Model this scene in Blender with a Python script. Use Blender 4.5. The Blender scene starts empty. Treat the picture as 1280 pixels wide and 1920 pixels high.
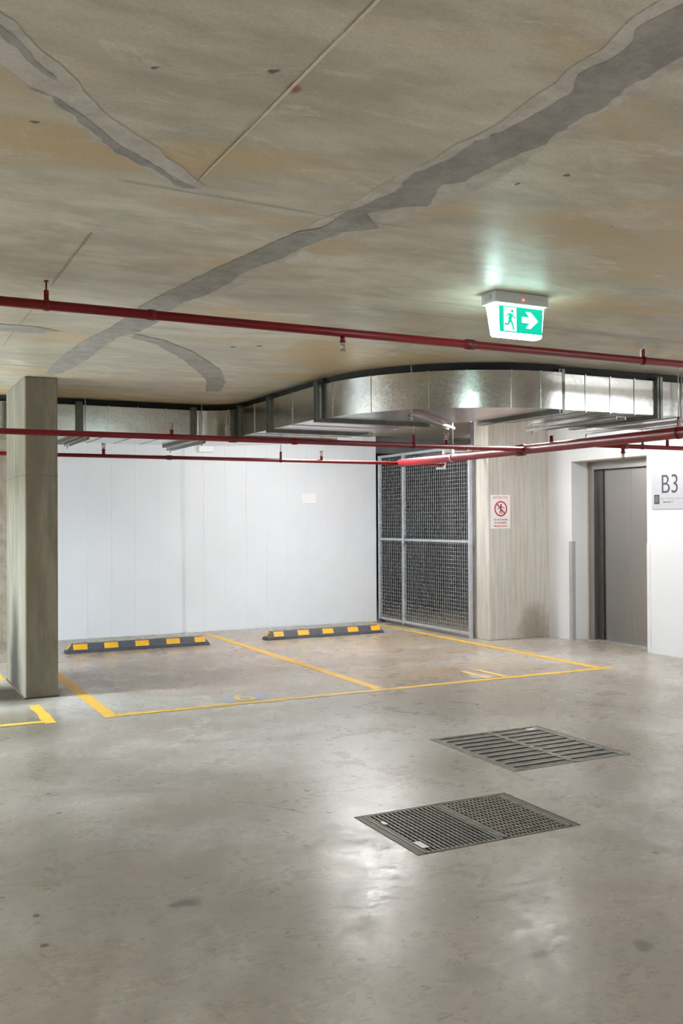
import bpy, bmesh, math, random
from mathutils import Vector, Matrix

# ------------------------------------------------------------------ camera, world, exposure
SC = bpy.context.scene
COL = SC.collection
CEIL = 2.645
cam_d = bpy.data.cameras.new('camera')
cam = bpy.data.objects.new('camera', cam_d)
COL.objects.link(cam)
cam_d.sensor_fit = 'VERTICAL'
cam_d.sensor_height = 36.0
cam_d.sensor_width = 24.0
cam_d.lens = 33.644
cam_d.clip_start = 0.05
cam.matrix_world = Matrix(((0.893009, 0.001237, -0.450037, 0.0),
                           (-0.450003, -0.009978, -0.892971, 0.0),
                           (-0.005595, 0.999949, -0.008354, 1.45),
                           (0, 0, 0, 1)))
SC.camera = cam
SC.view_settings.view_transform = 'Standard'
SC.view_settings.look = 'None'
SC.view_settings.gamma = 1.0
SC.view_settings.use_curve_mapping = False
SC.view_settings.exposure = 0.14
w = bpy.data.worlds.new('world')
SC.world = w
w.use_nodes = True
w.node_tree.nodes['Background'].inputs[0].default_value = (0.5, 0.5, 0.5, 1)
w.node_tree.nodes['Background'].inputs[1].default_value = 0.0
SC.cycles.max_bounces = 8
SC.cycles.diffuse_bounces = 5
SC.cycles.use_denoising = True

# lamps of the garage, two of them added for fill: (x, y, turned along y, strength) - fluorescent battens under the slab
LAMPS = [   # x, y, turned along y, drop below the slab, strength, colour, label
    (5.15, 9.75, False, 0.0, 110.0, (0.97, 0.985, 1.0), 'white batten light under the slab behind the curved duct'),
    (6.2, 7.6, True, 0.0, 64.0, (0.97, 0.985, 1.0), 'white batten light under the slab in front of the lift'),
    (-0.75, 8.3, False, 0.70, 350.0, (0.74, 0.90, 1.0), 'white batten light under the slab left of the concrete column'),
    (0.2, -0.8, True, 0.20, 125.0, (0.97, 0.985, 1.0), 'white batten light hung above the driveway'),
    (4.4, -1.6, True, 0.20, 130.0, (0.97, 0.985, 1.0), 'added batten light out of view right of the driveway, brightening the floor'),  # added lamp out of view, its floor bounce lifts the slab
    (-4.0, 7.6, True, 0.60, 330.0, (0.97, 0.985, 1.0), 'added batten light out of view over the left bays, brightening the ceiling'),  # added lamp out of view, brightens the ceiling and the column side
    (6.75, 3.8, False, 0.0, 62.0, (0.97, 0.985, 1.0), 'white batten light under the slab near the right wall before the lift'),
    (8.1, 10.9, True, 0.0, 16.0, (0.97, 0.985, 1.0), 'white batten light under the slab inside the storage cage'),
]

# ------------------------------------------------------------------ material helpers
def new_mat(name):
    m = bpy.data.materials.new(name)
    m.use_nodes = True
    return m, m.node_tree, m.node_tree.nodes['Principled BSDF']

class NT:
    def __init__(s, nt):
        s.nt = nt; s.n = nt.nodes; s.l = nt.links
        s.tc = s.n.new('ShaderNodeTexCoord')
        s.P = s.tc.outputs['Object']
    def link(s, a, b): s.l.new(a, b)
    def setin(s, sock, v):
        if hasattr(v, 'is_output'): s.l.new(v, sock)
        elif v is not None: sock.default_value = v
    def mapping(s, loc=(0, 0, 0), rot=(0, 0, 0), scale=(1, 1, 1), vec=None, kind='POINT'):
        m = s.n.new('ShaderNodeMapping'); m.vector_type = kind
        s.link(vec or s.P, m.inputs[0])
        m.inputs[1].default_value = loc; m.inputs[2].default_value = rot; m.inputs[3].default_value = scale
        return m.outputs[0]
    def noise(s, scale, detail=4, rough=0.55, vec=None, dist=0.0):
        t = s.n.new('ShaderNodeTexNoise')
        s.link(vec or s.P, t.inputs['Vector'])
        t.inputs['Scale'].default_value = scale; t.inputs['Detail'].default_value = detail
        t.inputs['Roughness'].default_value = rough; t.inputs['Distortion'].default_value = dist
        return t.outputs['Fac']
    def noise_col(s, scale, vec=None):
        t = s.n.new('ShaderNodeTexNoise')
        s.link(vec or s.P, t.inputs['Vector']); t.inputs['Scale'].default_value = scale
        t.inputs['Detail'].default_value = 3
        return t.outputs['Color']
    def ramp(s, fac, a, b, lo=0.0, hi=1.0):
        r = s.n.new('ShaderNodeMapRange'); r.interpolation_type = 'SMOOTHSTEP'
        s.link(fac, r.inputs['Value'])
        r.inputs['From Min'].default_value = a; r.inputs['From Max'].default_value = b
        r.inputs['To Min'].default_value = lo; r.inputs['To Max'].default_value = hi
        return r.outputs['Result']
    def math(s, op, a, b=None):
        m = s.n.new('ShaderNodeMath'); m.operation = op
        s.setin(m.inputs[0], a)
        if b is not None: s.setin(m.inputs[1], b)
        return m.outputs[0]
    def vmath(s, op, a, b=None):
        m = s.n.new('ShaderNodeVectorMath'); m.operation = op
        s.setin(m.inputs[0], a)
        if b is not None: s.setin(m.inputs[1], b)
        return m.outputs['Value'] if op == 'LENGTH' else m.outputs[0]
    def mix(s, fac, a, b, mode='MIX'):
        m = s.n.new('ShaderNodeMix'); m.data_type = 'RGBA'; m.blend_type = mode
        s.setin(m.inputs[0], fac)
        for sock, v in ((m.inputs[6], a), (m.inputs[7], b)):
            if isinstance(v, tuple): v = (*v, 1.0) if len(v) == 3 else v
            s.setin(sock, v)
        return m.outputs[2]
    def bump(s, h, strength=0.2, dist=0.01):
        b = s.n.new('ShaderNodeBump')
        b.inputs['Strength'].default_value = strength; b.inputs['Distance'].default_value = dist
        s.link(h, b.inputs['Height'])
        return b.outputs[0]
    def warped(s, amount, scale):
        c = s.noise_col(scale)
        o = s.vmath('SUBTRACT', c, (0.5, 0.5, 0.5))
        o = s.vmath('MULTIPLY', o, (amount, amount, amount))
        return s.vmath('ADD', s.P, o)
    def blob(s, vec, c, r, rot=0.0, edge=0.5):
        # 1 inside an ellipse on a plane, fading out at its border: a stain or dark patch with its own shape
        q = s.mapping(loc=c, rot=(0, 0, rot), scale=r, vec=vec, kind='TEXTURE')
        d = s.vmath('LENGTH', q)
        return s.ramp(d, 1.0, edge, 0.0, 1.0)

def plain(name, col, rough=0.5, metal=0.0, var=0.08, nscale=14.0, bump=0.0, spec=0.5):
    m, nt, p = new_mat(name); t = NT(nt)
    n = t.noise(nscale, 5)
    f = t.ramp(n, 0.3, 0.7)
    a = tuple(max(0, c * (1 - var)) for c in col); b = tuple(min(1, c * (1 + var)) for c in col)
    t.link(t.mix(f, a, b), p.inputs['Base Color'])
    p.inputs['Metallic'].default_value = metal
    p.inputs['Specular IOR Level'].default_value = spec
    t.link(t.ramp(n, 0.2, 0.8, rough * 0.9, min(1, rough * 1.1)), p.inputs['Roughness'])
    if bump: t.link(t.bump(t.noise(nscale * 6, 3), bump, 0.003), p.inputs['Normal'])
    return m

def emit(name, col, strength, base=None):
    m, nt, p = new_mat(name); t = NT(nt)
    n = t.noise(9.0, 2)
    c = t.mix(t.ramp(n, 0.2, 0.8), tuple(v * 0.97 for v in col), col)
    t.link(c, p.inputs['Emission Color'])
    p.inputs['Emission Strength'].default_value = strength
    p.inputs['Base Color'].default_value = (*(base or col), 1)
    p.inputs['Roughness'].default_value = 0.4
    return m

def concrete(name, c0, c1, warm=None, stretch=(1, 1, 1), rough=0.8, big=0.6, bump=0.15, warm_amt=0.7, spec=0.3, pale=None):
    m, nt, p = new_mat(name); t = NT(nt)
    v = t.mapping(scale=stretch)
    n1 = t.noise(big, 6, 0.6, v, 0.4); n2 = t.noise(big * 5, 8, 0.65, v); n3 = t.noise(90, 4, 0.6)
    c = t.mix(t.ramp(n1, 0.33, 0.67), c0, c1)
    c = t.mix(t.ramp(n2, 0.35, 0.70, 0.0, 0.75), c, tuple(x * 0.72 for x in c0))
    if warm:
        n4 = t.noise(big * 1.3, 5, 0.55, t.mapping(loc=(7, 3, 1), scale=stretch), 0.8)
        c = t.mix(t.ramp(n4, 0.48, 0.66, 0.0, warm_amt), c, warm)
    if pale:
        n5 = t.noise(big * 3, 7, 0.7, t.mapping(loc=(2, 9, 4), scale=stretch), 1.2)
        c = t.mix(t.ramp(n5, 0.55, 0.70, 0.0, 0.75), c, pale)
    c = t.mix(t.ramp(n3, 0.3, 0.75, 0.0, 0.16), c, (0.05, 0.045, 0.04))
    p.inputs['Specular IOR Level'].default_value = spec
    t.link(t.ramp(n2, 0.2, 0.8, rough * 0.85, min(1, rough * 1.1)), p.inputs['Roughness'])
    t.link(t.bump(n2, bump, 0.02), p.inputs['Normal'])
    return m, t, p, c

M = {}
# slab overhead: formwork-marked concrete, tan blotches, pale streaks, bolt dots
m, t, p, c = concrete('slab_concrete', (0.57, 0.525, 0.42), (0.74, 0.685, 0.56), (0.60, 0.455, 0.25),
                      stretch=(0.6, 1.4, 1), big=0.8, rough=0.42, warm_amt=0.95, spec=0.45, pale=(0.80, 0.76, 0.68))
wv = t.warped(0.10, 9.0)
for (x, y, r) in ((0.33, 2.77, .016), (0.45, 2.95, .012), (0.70, 2.46, .010), (2.2, 2.6, .014), (2.1, 2.75, .012), (2.75, 3.0, .010),
                  (0.2, 3.7, .012), (1.75, 3.1, .012), (1.0, 2.35, .02), (3.35, 3.9, .01), (2.3, 6.2, .03), (2.45, 6.1, .03)):
    c = t.mix(t.blob(wv, (x, y, CEIL), (r, r * 1.3, 1)), c, (0.13, 0.10, 0.08))
c = t.mix(t.blob(wv, (1.085, 2.42, CEIL), (.03, .05, 1), 0, .2), c, (0.30, 0.12, 0.06))
t.link(c, p.inputs['Base Color']); M['slab'] = m
m, t, p, c = concrete('mortar_skim', (0.40, 0.385, 0.36), (0.48, 0.46, 0.43), stretch=(1, 1, 1), big=2.0, rough=0.85)
t.link(c, p.inputs['Base Color']); M['skim'] = m
m, t, p, c = concrete('pale_mortar_skim', (0.66, 0.62, 0.56), (0.73, 0.69, 0.63), stretch=(1, 1, 1), big=2.0, rough=0.85)
t.link(c, p.inputs['Base Color']); M['skim_pale'] = m
M['seam'] = plain('formwork_seam', (0.36, 0.32, 0.24), 0.85)
M['seam_pale'] = plain('formwork_fin', (0.74, 0.69, 0.57), 0.85)

# floor: power-floated, worn and glossy
m, nt, p = new_mat('floor_concrete'); t = NT(nt)
n1 = t.noise(0.55, 7, 0.6, dist=0.6); n2 = t.noise(3.2, 9, 0.66, dist=0.5); n3 = t.noise(26, 6, 0.7); n4 = t.noise(1.1, 6, 0.6, t.mapping(loc=(5, 2, 0), scale=(0.5, 1.4, 1)))
c = t.mix(t.ramp(n1, 0.38, 0.62), (0.315, 0.28, 0.235), (0.50, 0.47, 0.425))
c = t.mix(t.ramp(n2, 0.42, 0.75, 0.0, 0.5), c, (0.26, 0.24, 0.215))
n5 = t.noise(5.0, 10, 0.72, t.mapping(loc=(1, 8, 0), rot=(0, 0, 0.5), scale=(0.8, 1.6, 1)), 2.2)
n6 = t.noise(11.0, 8, 0.7, t.mapping(loc=(4, 1, 0), rot=(0, 0, -0.4), scale=(0.6, 1.35, 1)), 2.5)
c = t.mix(t.ramp(n5, 0.53, 0.70, 0.0, 0.6), c, (0.19, 0.165, 0.135))
c = t.mix(t.math('MULTIPLY', t.ramp(n6, 0.60, 0.74, 0.0, 0.6), t.ramp(n1, 0.42, 0.60, 0.15, 1.0)), c, (0.15, 0.133, 0.115))
c = t.mix(t.ramp(n6, 0.44, 0.30, 0.0, 0.35), c, (0.64, 0.61, 0.56))
c = t.mix(t.ramp(n4, 0.48, 0.66, 0.0, 0.55), c, (0.31, 0.255, 0.19))
c = t.mix(t.ramp(n3, 0.50, 0.72, 0.0, 0.5), c, (0.15, 0.137, 0.125))
wv = t.warped(0.22, 5.0); wf = t.warped(0.035, 14.0)
dark = (0.12, 0.105, 0.09)
# bays: tan and reddish wear
bay = t.math('MULTIPLY', t.blob(wv, (4.0, 9.5, 0), (3.0, 2.6, 1), 0, 0.75), t.ramp(t.noise(1.5, 6, 0.65, t.mapping(scale=(0.5, 1.5, 1))), 0.40, 0.64, 0.15, 0.9))
c = t.mix(bay, c, (0.37, 0.27, 0.185))
for (x, y, rx, ry, ro, amt, k) in ((1.09, 3.54, .07, .055, 0, .75, dark), (1.95, 6.08, .13, .09, 0, .6, (0.2, .13, .1)), (1.1, 8.45, .55, .75, .1, .95, (0.03, .026, .02)),  # the near-black entry lies at the column foot
                           (0.85, 7.1, .75, .85, .1, .65, (0.12, .095, .06)), (5.1, 9.2, .8, .05, -.16, .75, (0.33, .16, .09)), (5.7, 9.1, .35, .07, -.16, .55, (0.3, .16, .09)), (2.0, 9.1, .55, .35, 0, .35, (.3, .19, .15)),
                           (4.3, 10.3, .35, .1, 0, .5, (.27, .15, .12)), (3.9, 9.9, .5, .35, 0, .3, (.25, .16, .13)), (1.85, 3.9, .22, .07, .5, .5, dark), (2.05, 3.75, .10, .03, .9, .6, dark),
                           (2.0, 3.45, .16, .03, .9, .6, dark), (1.75, 2.55, .12, .16, .2, .3, dark), (2.05, 2.55, .10, .045, -.3, .7, dark), (2.35, 2.45, .05, .03, 0, .7, dark),
                           (1.15, 2.2, .25, .2, .3, .35, dark), (3.2, 3.95, .08, .05, 0, .6, dark), (3.35, 3.8, .10, .04, -.5, .5, dark), (2.75, 4.75, .10, .09, 0, .45, dark), (1.95, 4.55, .05, .03, 0, .75, dark),
                           (0.9, 4.2, .5, .25, .2, .3, (.2, .17, .13)), (2.5, 6.3, .8, .25, .1, .25, (.25, .2, .16)), (5.4, 6.9, .5, .18, .2, .2, (.2, .17, .14))):
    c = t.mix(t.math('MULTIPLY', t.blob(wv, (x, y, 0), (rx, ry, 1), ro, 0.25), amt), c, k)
for (x, y, rx, ry, ro) in ((1.78, 4.63, .10, .008, -.6), (1.88, 4.48, .10, .008, -1.0), (1.95, 4.37, .07, .009, -1.1)):
    c = t.mix(t.blob(wf, (x, y, 0), (rx, ry, 1), ro, 0.5), c, (0.06, 0.05, 0.045))
# grit: small dark flecks
vo = nt.nodes.new('ShaderNodeTexVoronoi'); vo.voronoi_dimensions = '2D'; vo.inputs['Scale'].default_value = 3.2
t.link(t.P, vo.inputs['Vector'])
rnd = nt.nodes.new('ShaderNodeSeparateColor'); t.link(vo.outputs['Color'], rnd.inputs[0])
fl = t.math('MULTIPLY', t.math('LESS_THAN', vo.outputs['Distance'], t.ramp(rnd.outputs[1], 0, 1, 0.012, 0.05)), t.math('GREATER_THAN', rnd.outputs[0], 0.55))
c = t.mix(t.math('MULTIPLY', fl, 0.75), c, (0.07, 0.06, 0.055))
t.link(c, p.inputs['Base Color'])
r = t.math('ADD', t.ramp(n2, 0.25, 0.75, 0.22, 0.36), t.math('ADD', t.ramp(n5, 0.5, 0.72, 0.0, 0.16), t.ramp(n6, 0.5, 0.75, 0.0, 0.16)))
foot_dark = t.blob(wv, (1.1, 8.45, 0), (.60, .85, 1), .1, 0.4)  # mask of the dark, rougher, duller patch at the column foot
r = t.math('ADD', r, t.math('MULTIPLY', foot_dark, 0.5))
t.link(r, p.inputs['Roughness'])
t.link(t.ramp(foot_dark, 0.0, 1.0, 0.55, 0.08), p.inputs['Specular IOR Level'])
t.link(t.bump(t.math('ADD', t.math('MULTIPLY', n6, 0.12), t.math('MULTIPLY', n3, 0.4)), 0.08, 0.005), p.inputs['Normal'])
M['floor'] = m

# concrete of column and pillar
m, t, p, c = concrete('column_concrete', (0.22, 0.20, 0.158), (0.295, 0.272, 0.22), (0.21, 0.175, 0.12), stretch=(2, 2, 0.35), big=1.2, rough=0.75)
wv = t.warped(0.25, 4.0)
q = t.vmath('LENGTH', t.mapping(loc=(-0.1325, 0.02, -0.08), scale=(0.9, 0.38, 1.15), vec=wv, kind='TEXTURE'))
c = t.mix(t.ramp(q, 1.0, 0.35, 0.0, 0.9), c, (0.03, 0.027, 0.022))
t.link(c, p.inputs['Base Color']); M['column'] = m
m, t, p, c = concrete('pillar_concrete', (0.63, 0.605, 0.56), (0.69, 0.665, 0.615), (0.52, 0.47, 0.39), stretch=(5.5, 5.5, 0.3), big=1.0, rough=0.8, warm_amt=0.5)
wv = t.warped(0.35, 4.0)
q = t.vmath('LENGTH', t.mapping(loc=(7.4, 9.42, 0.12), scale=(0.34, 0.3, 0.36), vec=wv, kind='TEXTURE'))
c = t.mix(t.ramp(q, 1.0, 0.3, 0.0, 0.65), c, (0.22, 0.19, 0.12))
t.link(c, p.inputs['Base Color']); M['pillar'] = m
m, t, p, c = concrete('block_wall', (0.42, 0.36, 0.29), (0.5, 0.44, 0.36), stretch=(1, 1, 1), big=1.5)
t.link(c, p.inputs['Base Color']); M['block'] = m
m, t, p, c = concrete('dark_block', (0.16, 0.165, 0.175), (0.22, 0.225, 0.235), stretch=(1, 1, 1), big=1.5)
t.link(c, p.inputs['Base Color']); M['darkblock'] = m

M['white_wall'] = plain('white_wall_paint', (0.75, 0.77, 0.80), 0.5, var=0.015, nscale=2)
M['panel'] = plain('white_panel', (0.74, 0.765, 0.81), 0.42, var=0.02, nscale=1.5)
M['plate_white'] = plain('white_plate', (0.86, 0.86, 0.86), 0.4, var=0.02)
M['cream'] = plain('cream_trim', (0.66, 0.60, 0.52), 0.5, var=0.03)
M['yellow_paint'] = None
def road_paint(name, col, wear=0.5):
    m, nt, p = new_mat(name); t = NT(nt)
    n = t.noise(9, 7, 0.7); n2 = t.noise(45, 5, 0.7)
    c = t.mix(t.ramp(n, 0.3, 0.7), col, tuple(x * 0.86 for x in col))
    f = t.math('MULTIPLY', t.ramp(t.math('ADD', n, t.math('MULTIPLY', n2, 0.6)), 0.78, 1.05), wear)
    c = t.mix(f, c, (0.42, 0.38, 0.30))
    t.link(c, p.inputs['Base Color']); p.inputs['Roughness'].default_value = 0.5
    return m
M['yellow_paint'] = road_paint('yellow_road_paint', (0.80, 0.475, 0.05), 0.35)
M['worn_yellow'] = road_paint('worn_yellow_paint', (0.86, 0.58, 0.14), 0.45)
M['blue_patch'] = road_paint('blue_grey_paint', (0.40, 0.44, 0.50), 0.6)

# galvanised sheet
m, nt, p = new_mat('galvanised_sheet'); t = NT(nt)
vo = nt.nodes.new('ShaderNodeTexVoronoi'); vo.inputs['Scale'].default_value = 90; t.link(t.P, vo.inputs['Vector'])
sep = nt.nodes.new('ShaderNodeSeparateColor'); t.link(vo.outputs['Color'], sep.inputs[0])
n = t.noise(4, 5, 0.6)
c = t.mix(sep.outputs[0], (0.58, 0.59, 0.575), (0.66, 0.67, 0.66))
c = t.mix(t.ramp(n, 0.45, 0.7, 0, 0.35), c, (0.42, 0.41, 0.37))
t.link(c, p.inputs['Base Color']); p.inputs['Metallic'].default_value = 1.0
t.link(t.ramp(sep.outputs[1], 0, 1, 0.19, 0.27), p.inputs['Roughness'])
t.link(t.bump(t.noise(5, 3), 0.18, 0.015), p.inputs['Normal'])
M['galv'] = m
M['flange'] = plain('dull_galvanised', (0.15, 0.16, 0.145), 0.4, 0.7, var=0.15, nscale=20)
M['zinc'] = plain('bright_zinc', (0.70, 0.71, 0.72), 0.35, 0.9, var=0.06)
M['strut'] = plain('strut_zinc', (0.45, 0.46, 0.46), 0.45, 0.85, var=0.1)
M['wire'] = plain('mesh_wire', (0.46, 0.48, 0.50), 0.5, 0.6, var=0.06)
M['gate_frame'] = plain('gate_frame_zinc', (0.52, 0.55, 0.59), 0.5, 0.5, var=0.08)
M['pipe_red'] = plain('red_pipe_paint', (0.19, 0.006, 0.009), 0.38, var=0.12, nscale=6, spec=0.3)
M['fitting'] = plain('dark_red_fitting', (0.12, 0.008, 0.010), 0.45, var=0.15)
M['brass'] = plain('sprinkler_metal', (0.42, 0.38, 0.30), 0.35, 0.9)
M['steel'] = None
m, nt, p = new_mat('brushed_steel'); t = NT(nt)
n = t.noise(6, 4, 0.6, t.mapping(scale=(60, 60, 0.6)))
t.link(t.mix(n, (0.37, 0.36, 0.352), (0.45, 0.44, 0.433)), p.inputs['Base Color']); p.inputs['Metallic'].default_value = 1.0
t.link(t.ramp(n, 0, 1, 0.28, 0.42), p.inputs['Roughness']); M['steel'] = m
M['pocket_shade'] = plain('door_pocket_shade', (0.12, 0.115, 0.11), 0.4, 0.8)  # shadow tone for the sheet in the door pocket
M['rubber'] = plain('black_rubber', (0.062, 0.067, 0.085), 0.55, var=0.25, nscale=25, bump=0.3)
M['reflector'] = plain('yellow_reflector', (0.76, 0.40, 0.02), 0.4, var=0.08)
M['iron'] = plain('cast_iron_grate', (0.27, 0.255, 0.225), 0.5, 0.6, var=0.25, nscale=18)
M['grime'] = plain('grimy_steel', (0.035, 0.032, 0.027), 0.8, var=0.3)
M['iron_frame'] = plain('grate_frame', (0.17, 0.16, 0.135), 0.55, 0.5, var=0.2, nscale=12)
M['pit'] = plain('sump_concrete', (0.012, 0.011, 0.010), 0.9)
M['tag'] = plain('pale_tag', (0.62, 0.60, 0.55), 0.4, 0.3)
M['guard'] = plain('grey_corner_guard', (0.42, 0.43, 0.44), 0.45, var=0.03)
M['guard_white'] = plain('white_corner_guard', (0.74, 0.74, 0.75), 0.45, var=0.03)
M['sign_alu'] = plain('brushed_sign_plate', (0.50, 0.51, 0.54), 0.4, 0.35, var=0.05, nscale=60)
M['ink'] = plain('dark_ink', (0.055, 0.05, 0.06), 0.5)
M['ink_grey'] = plain('grey_ink', (0.16, 0.16, 0.165), 0.5)
M['sign_white'] = plain('sign_white', (0.86, 0.84, 0.84), 0.4, var=0.02)
M['sign_red'] = plain('sign_red', (0.60, 0.045, 0.05), 0.4)
M['sign_pink'] = plain('sign_pink_red', (0.70, 0.16, 0.18), 0.4)
M['housing'] = plain('grey_housing', (0.60, 0.61, 0.61), 0.45, var=0.03)
M['ex_white'] = emit('lit_diffuser', (0.72, 1.0, 0.95), 15.0)
M['ex_face'] = emit('lit_white_legend', (0.93, 1.0, 0.98), 2.0)
M['ex_green'] = emit('lit_green', (0.0, 0.52, 0.34), 0.92)
M['ex_led'] = emit('red_indicator', (1.0, 0.10, 0.08), 4.0)
M['lamp_body'] = plain('lamp_body', (0.75, 0.75, 0.75), 0.45, var=0.03)
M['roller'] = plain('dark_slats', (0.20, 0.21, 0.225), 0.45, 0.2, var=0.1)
M['joint'] = plain('pour_joint', (0.14, 0.13, 0.11), 0.9)
M['rust_joint'] = plain('rusty_base_joint', (0.10, 0.055, 0.03), 0.9)
M['void'] = plain('black_fill', (0.02, 0.02, 0.02), 0.8)  # lift door seal, and the painted shade in the gap over the duct

# ------------------------------------------------------------------ mesh helpers
def wloc(o):
    v = Vector((0, 0, 0))
    while o is not None:
        v += o.location; o = o.parent
    return v

class MB:
    """collects shapes in world coordinates; build() links them as ONE mesh object"""
    def __init__(s): s.bm = bmesh.new(); s.mi = 0
    def _faces(s, vs, faces, smooth=False):
        bv = [s.bm.verts.new(v) for v in vs]
        out = []
        for f in faces:
            try:
                g = s.bm.faces.new([bv[i] for i in f]); g.smooth = smooth; g.material_index = s.mi; out.append(g)
            except ValueError: pass
        return bv, out
    def box(s, x0, x1, y0, y1, z0, z1, bev=0.0):
        vs = [(x, y, z) for x in (x0, x1) for y in (y0, y1) for z in (z0, z1)]
        bv, fs = s._faces(vs, [(0, 1, 3, 2), (4, 6, 7, 5), (0, 4, 5, 1), (2, 3, 7, 6), (0, 2, 6, 4), (1, 5, 7, 3)])
        if bev:
            es = list({e for f in fs for e in f.edges})
            r = bmesh.ops.bevel(s.bm, geom=es, offset=bev, segments=2, affect='EDGES', profile=0.5)
            for f in r['faces']: f.material_index = s.mi
        return s
    def hull(s, bottom, top):
        # frustum between two rings with the same number of points
        n = len(bottom)
        s._faces(list(bottom) + list(top), [tuple(reversed(range(n))), tuple(range(n, 2 * n))] + [(i, (i + 1) % n, n + (i + 1) % n, n + i) for i in range(n)])
        return s
    def cyl(s, a, b, r, n=16, r2=None, caps=True):
        a = Vector(a); b = Vector(b); d = (b - a).normalized()
        u = d.orthogonal().normalized(); v = d.cross(u); r2 = r if r2 is None else r2
        ra = [a + (u * math.cos(2 * math.pi * i / n) + v * math.sin(2 * math.pi * i / n)) * r for i in range(n)]
        rb = [b + (u * math.cos(2 * math.pi * i / n) + v * math.sin(2 * math.pi * i / n)) * r2 for i in range(n)]
        bv, fs = s._faces(ra + rb, [(i, (i + 1) % n, n + (i + 1) % n, n + i) for i in range(n)], True)
        if caps:
            for ring, rev in ((bv[:n], True), (bv[n:], False)):
                try:
                    f = s.bm.faces.new(list(reversed(ring)) if rev else ring); f.material_index = s.mi
                except ValueError: pass
        return s
    def poly(s, pts, smooth=False):
        s._faces(pts, [tuple(range(len(pts)))], smooth); return s
    def prism(s, pts, off):
        # flat outline given thickness along vector off
        off = Vector(off); n = len(pts); top = [Vector(p) + off for p in pts]
        s._faces([Vector(p) for p in pts] + top, [tuple(reversed(range(n))), tuple(range(n, 2 * n))] + [(i, (i + 1) % n, n + (i + 1) % n, n + i) for i in range(n)])
        return s
    def arc_strip(s, c, r, a0, a1, z0, z1, n=24):
        # curved vertical sheet (degrees)
        ps = [(c[0] + r * math.cos(math.radians(a0 + (a1 - a0) * i / n)), c[1] + r * math.sin(math.radians(a0 + (a1 - a0) * i / n))) for i in range(n + 1)]
        vs = [(x, y, z0) for x, y in ps] + [(x, y, z1) for x, y in ps]
        s._faces(vs, [(i, i + 1, n + 2 + i, n + 1 + i) for i in range(n)], True)
        return ps
    def build(s, name, mats, parent=None, recalc=True):
        if recalc: bmesh.ops.recalc_face_normals(s.bm, faces=s.bm.faces[:])
        me = bpy.data.meshes.new(name)
        off = wloc(parent) if parent is not None else Vector((0, 0, 0))
        if off.length: bmesh.ops.translate(s.bm, verts=s.bm.verts[:], vec=-off)
        s.bm.to_mesh(me); s.bm.free()
        for mm in (mats if isinstance(mats, (list, tuple)) else [mats]): me.materials.append(mm)
        o = bpy.data.objects.new(name, me); COL.objects.link(o)
        if parent is not None: o.parent = parent
        return o

def tag(o, label, cat, group=None, kind=None):
    o['label'] = label; o['category'] = cat
    if group: o['group'] = group
    if kind: o['kind'] = kind
    return o
def thing(name, label, cat, loc, group=None):
    o = bpy.data.objects.new(name, None); o.empty_display_size = 0.1
    COL.objects.link(o); o.location = loc
    return tag(o, label, cat, group)
def struct(o, label, cat):
    o['kind'] = 'structure'; o['label'] = label; o['category'] = cat
    return o
def dup(root, loc, label=None):
    r = root.copy(); COL.objects.link(r); r.location = loc
    if label: r['label'] = label
    for ch in list(root.children):
        c = ch.copy(); COL.objects.link(c); c.parent = r
        for g in list(ch.children):
            d = g.copy(); COL.objects.link(d); d.parent = c
    return r
def text_mesh(name, body, size, mat, parent, origin, xdir, updir, depth=0.001, align='LEFT', thin=0.0, sx=1.0):
    cu = bpy.data.curves.new(name, 'FONT'); cu.body = body; cu.size = size; cu.extrude = depth; cu.align_x = align; cu.offset = thin
    tmp = bpy.data.objects.new(name + '_tmp', cu); COL.objects.link(tmp)
    dg = bpy.context.evaluated_depsgraph_get(); dg.update()
    me = bpy.data.meshes.new_from_object(tmp.evaluated_get(dg), depsgraph=dg)
    bpy.data.objects.remove(tmp); bpy.data.curves.remove(cu)
    X = Vector(xdir).normalized(); Y = Vector(updir).normalized(); Z = X.cross(Y)
    off = Vector(origin) - wloc(parent)
    for v in me.vertices: v.co = off + X * v.co.x * sx + Y * v.co.y + Z * v.co.z
    me.materials.clear(); me.materials.append(mat)
    o = bpy.data.objects.new(name, me); COL.objects.link(o); o.parent = parent
    return o
random.seed(7)

# ------------------------------------------------------------------ structure
XL, XR, YN, YF = -9.0, 9.6, -7.0, 16.5
BACK, WR = 12.0, 7.61
GR1 = (2.15, 3.05, 3.55, 4.155)      # near grate hole: x0 x1 y0 y1
GR2 = (3.35, 4.24, 4.47, 5.39)       # far grate hole
def hole_grid(xs, ys, holes, z):
    b = MB()
    for i in range(len(xs) - 1):
        for j in range(len(ys) - 1):
            cx = (xs[i] + xs[i + 1]) / 2; cy = (ys[j] + ys[j + 1]) / 2
            if any(h[0] < cx < h[1] and h[2] < cy < h[3] for h in holes): continue
            b.poly([(xs[i], ys[j], z), (xs[i + 1], ys[j], z), (xs[i + 1], ys[j + 1], z), (xs[i], ys[j + 1], z)])
    bmesh.ops.remove_doubles(b.bm, verts=b.bm.verts[:], dist=1e-5)
    return b
fb = hole_grid(sorted({XL, XR, GR1[0], GR1[1], GR2[0], GR2[1]}), sorted({YN, YF, GR1[2], GR1[3], GR2[2], GR2[3]}), [GR1, GR2], 0.0)
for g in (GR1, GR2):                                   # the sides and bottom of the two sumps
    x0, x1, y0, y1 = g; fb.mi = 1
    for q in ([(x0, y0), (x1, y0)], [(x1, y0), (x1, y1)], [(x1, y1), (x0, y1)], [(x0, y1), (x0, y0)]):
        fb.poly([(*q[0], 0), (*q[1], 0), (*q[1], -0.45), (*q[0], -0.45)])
    fb.poly([(x0, y0, -0.45), (x1, y0, -0.45), (x1, y1, -0.45), (x0, y1, -0.45)])
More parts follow.
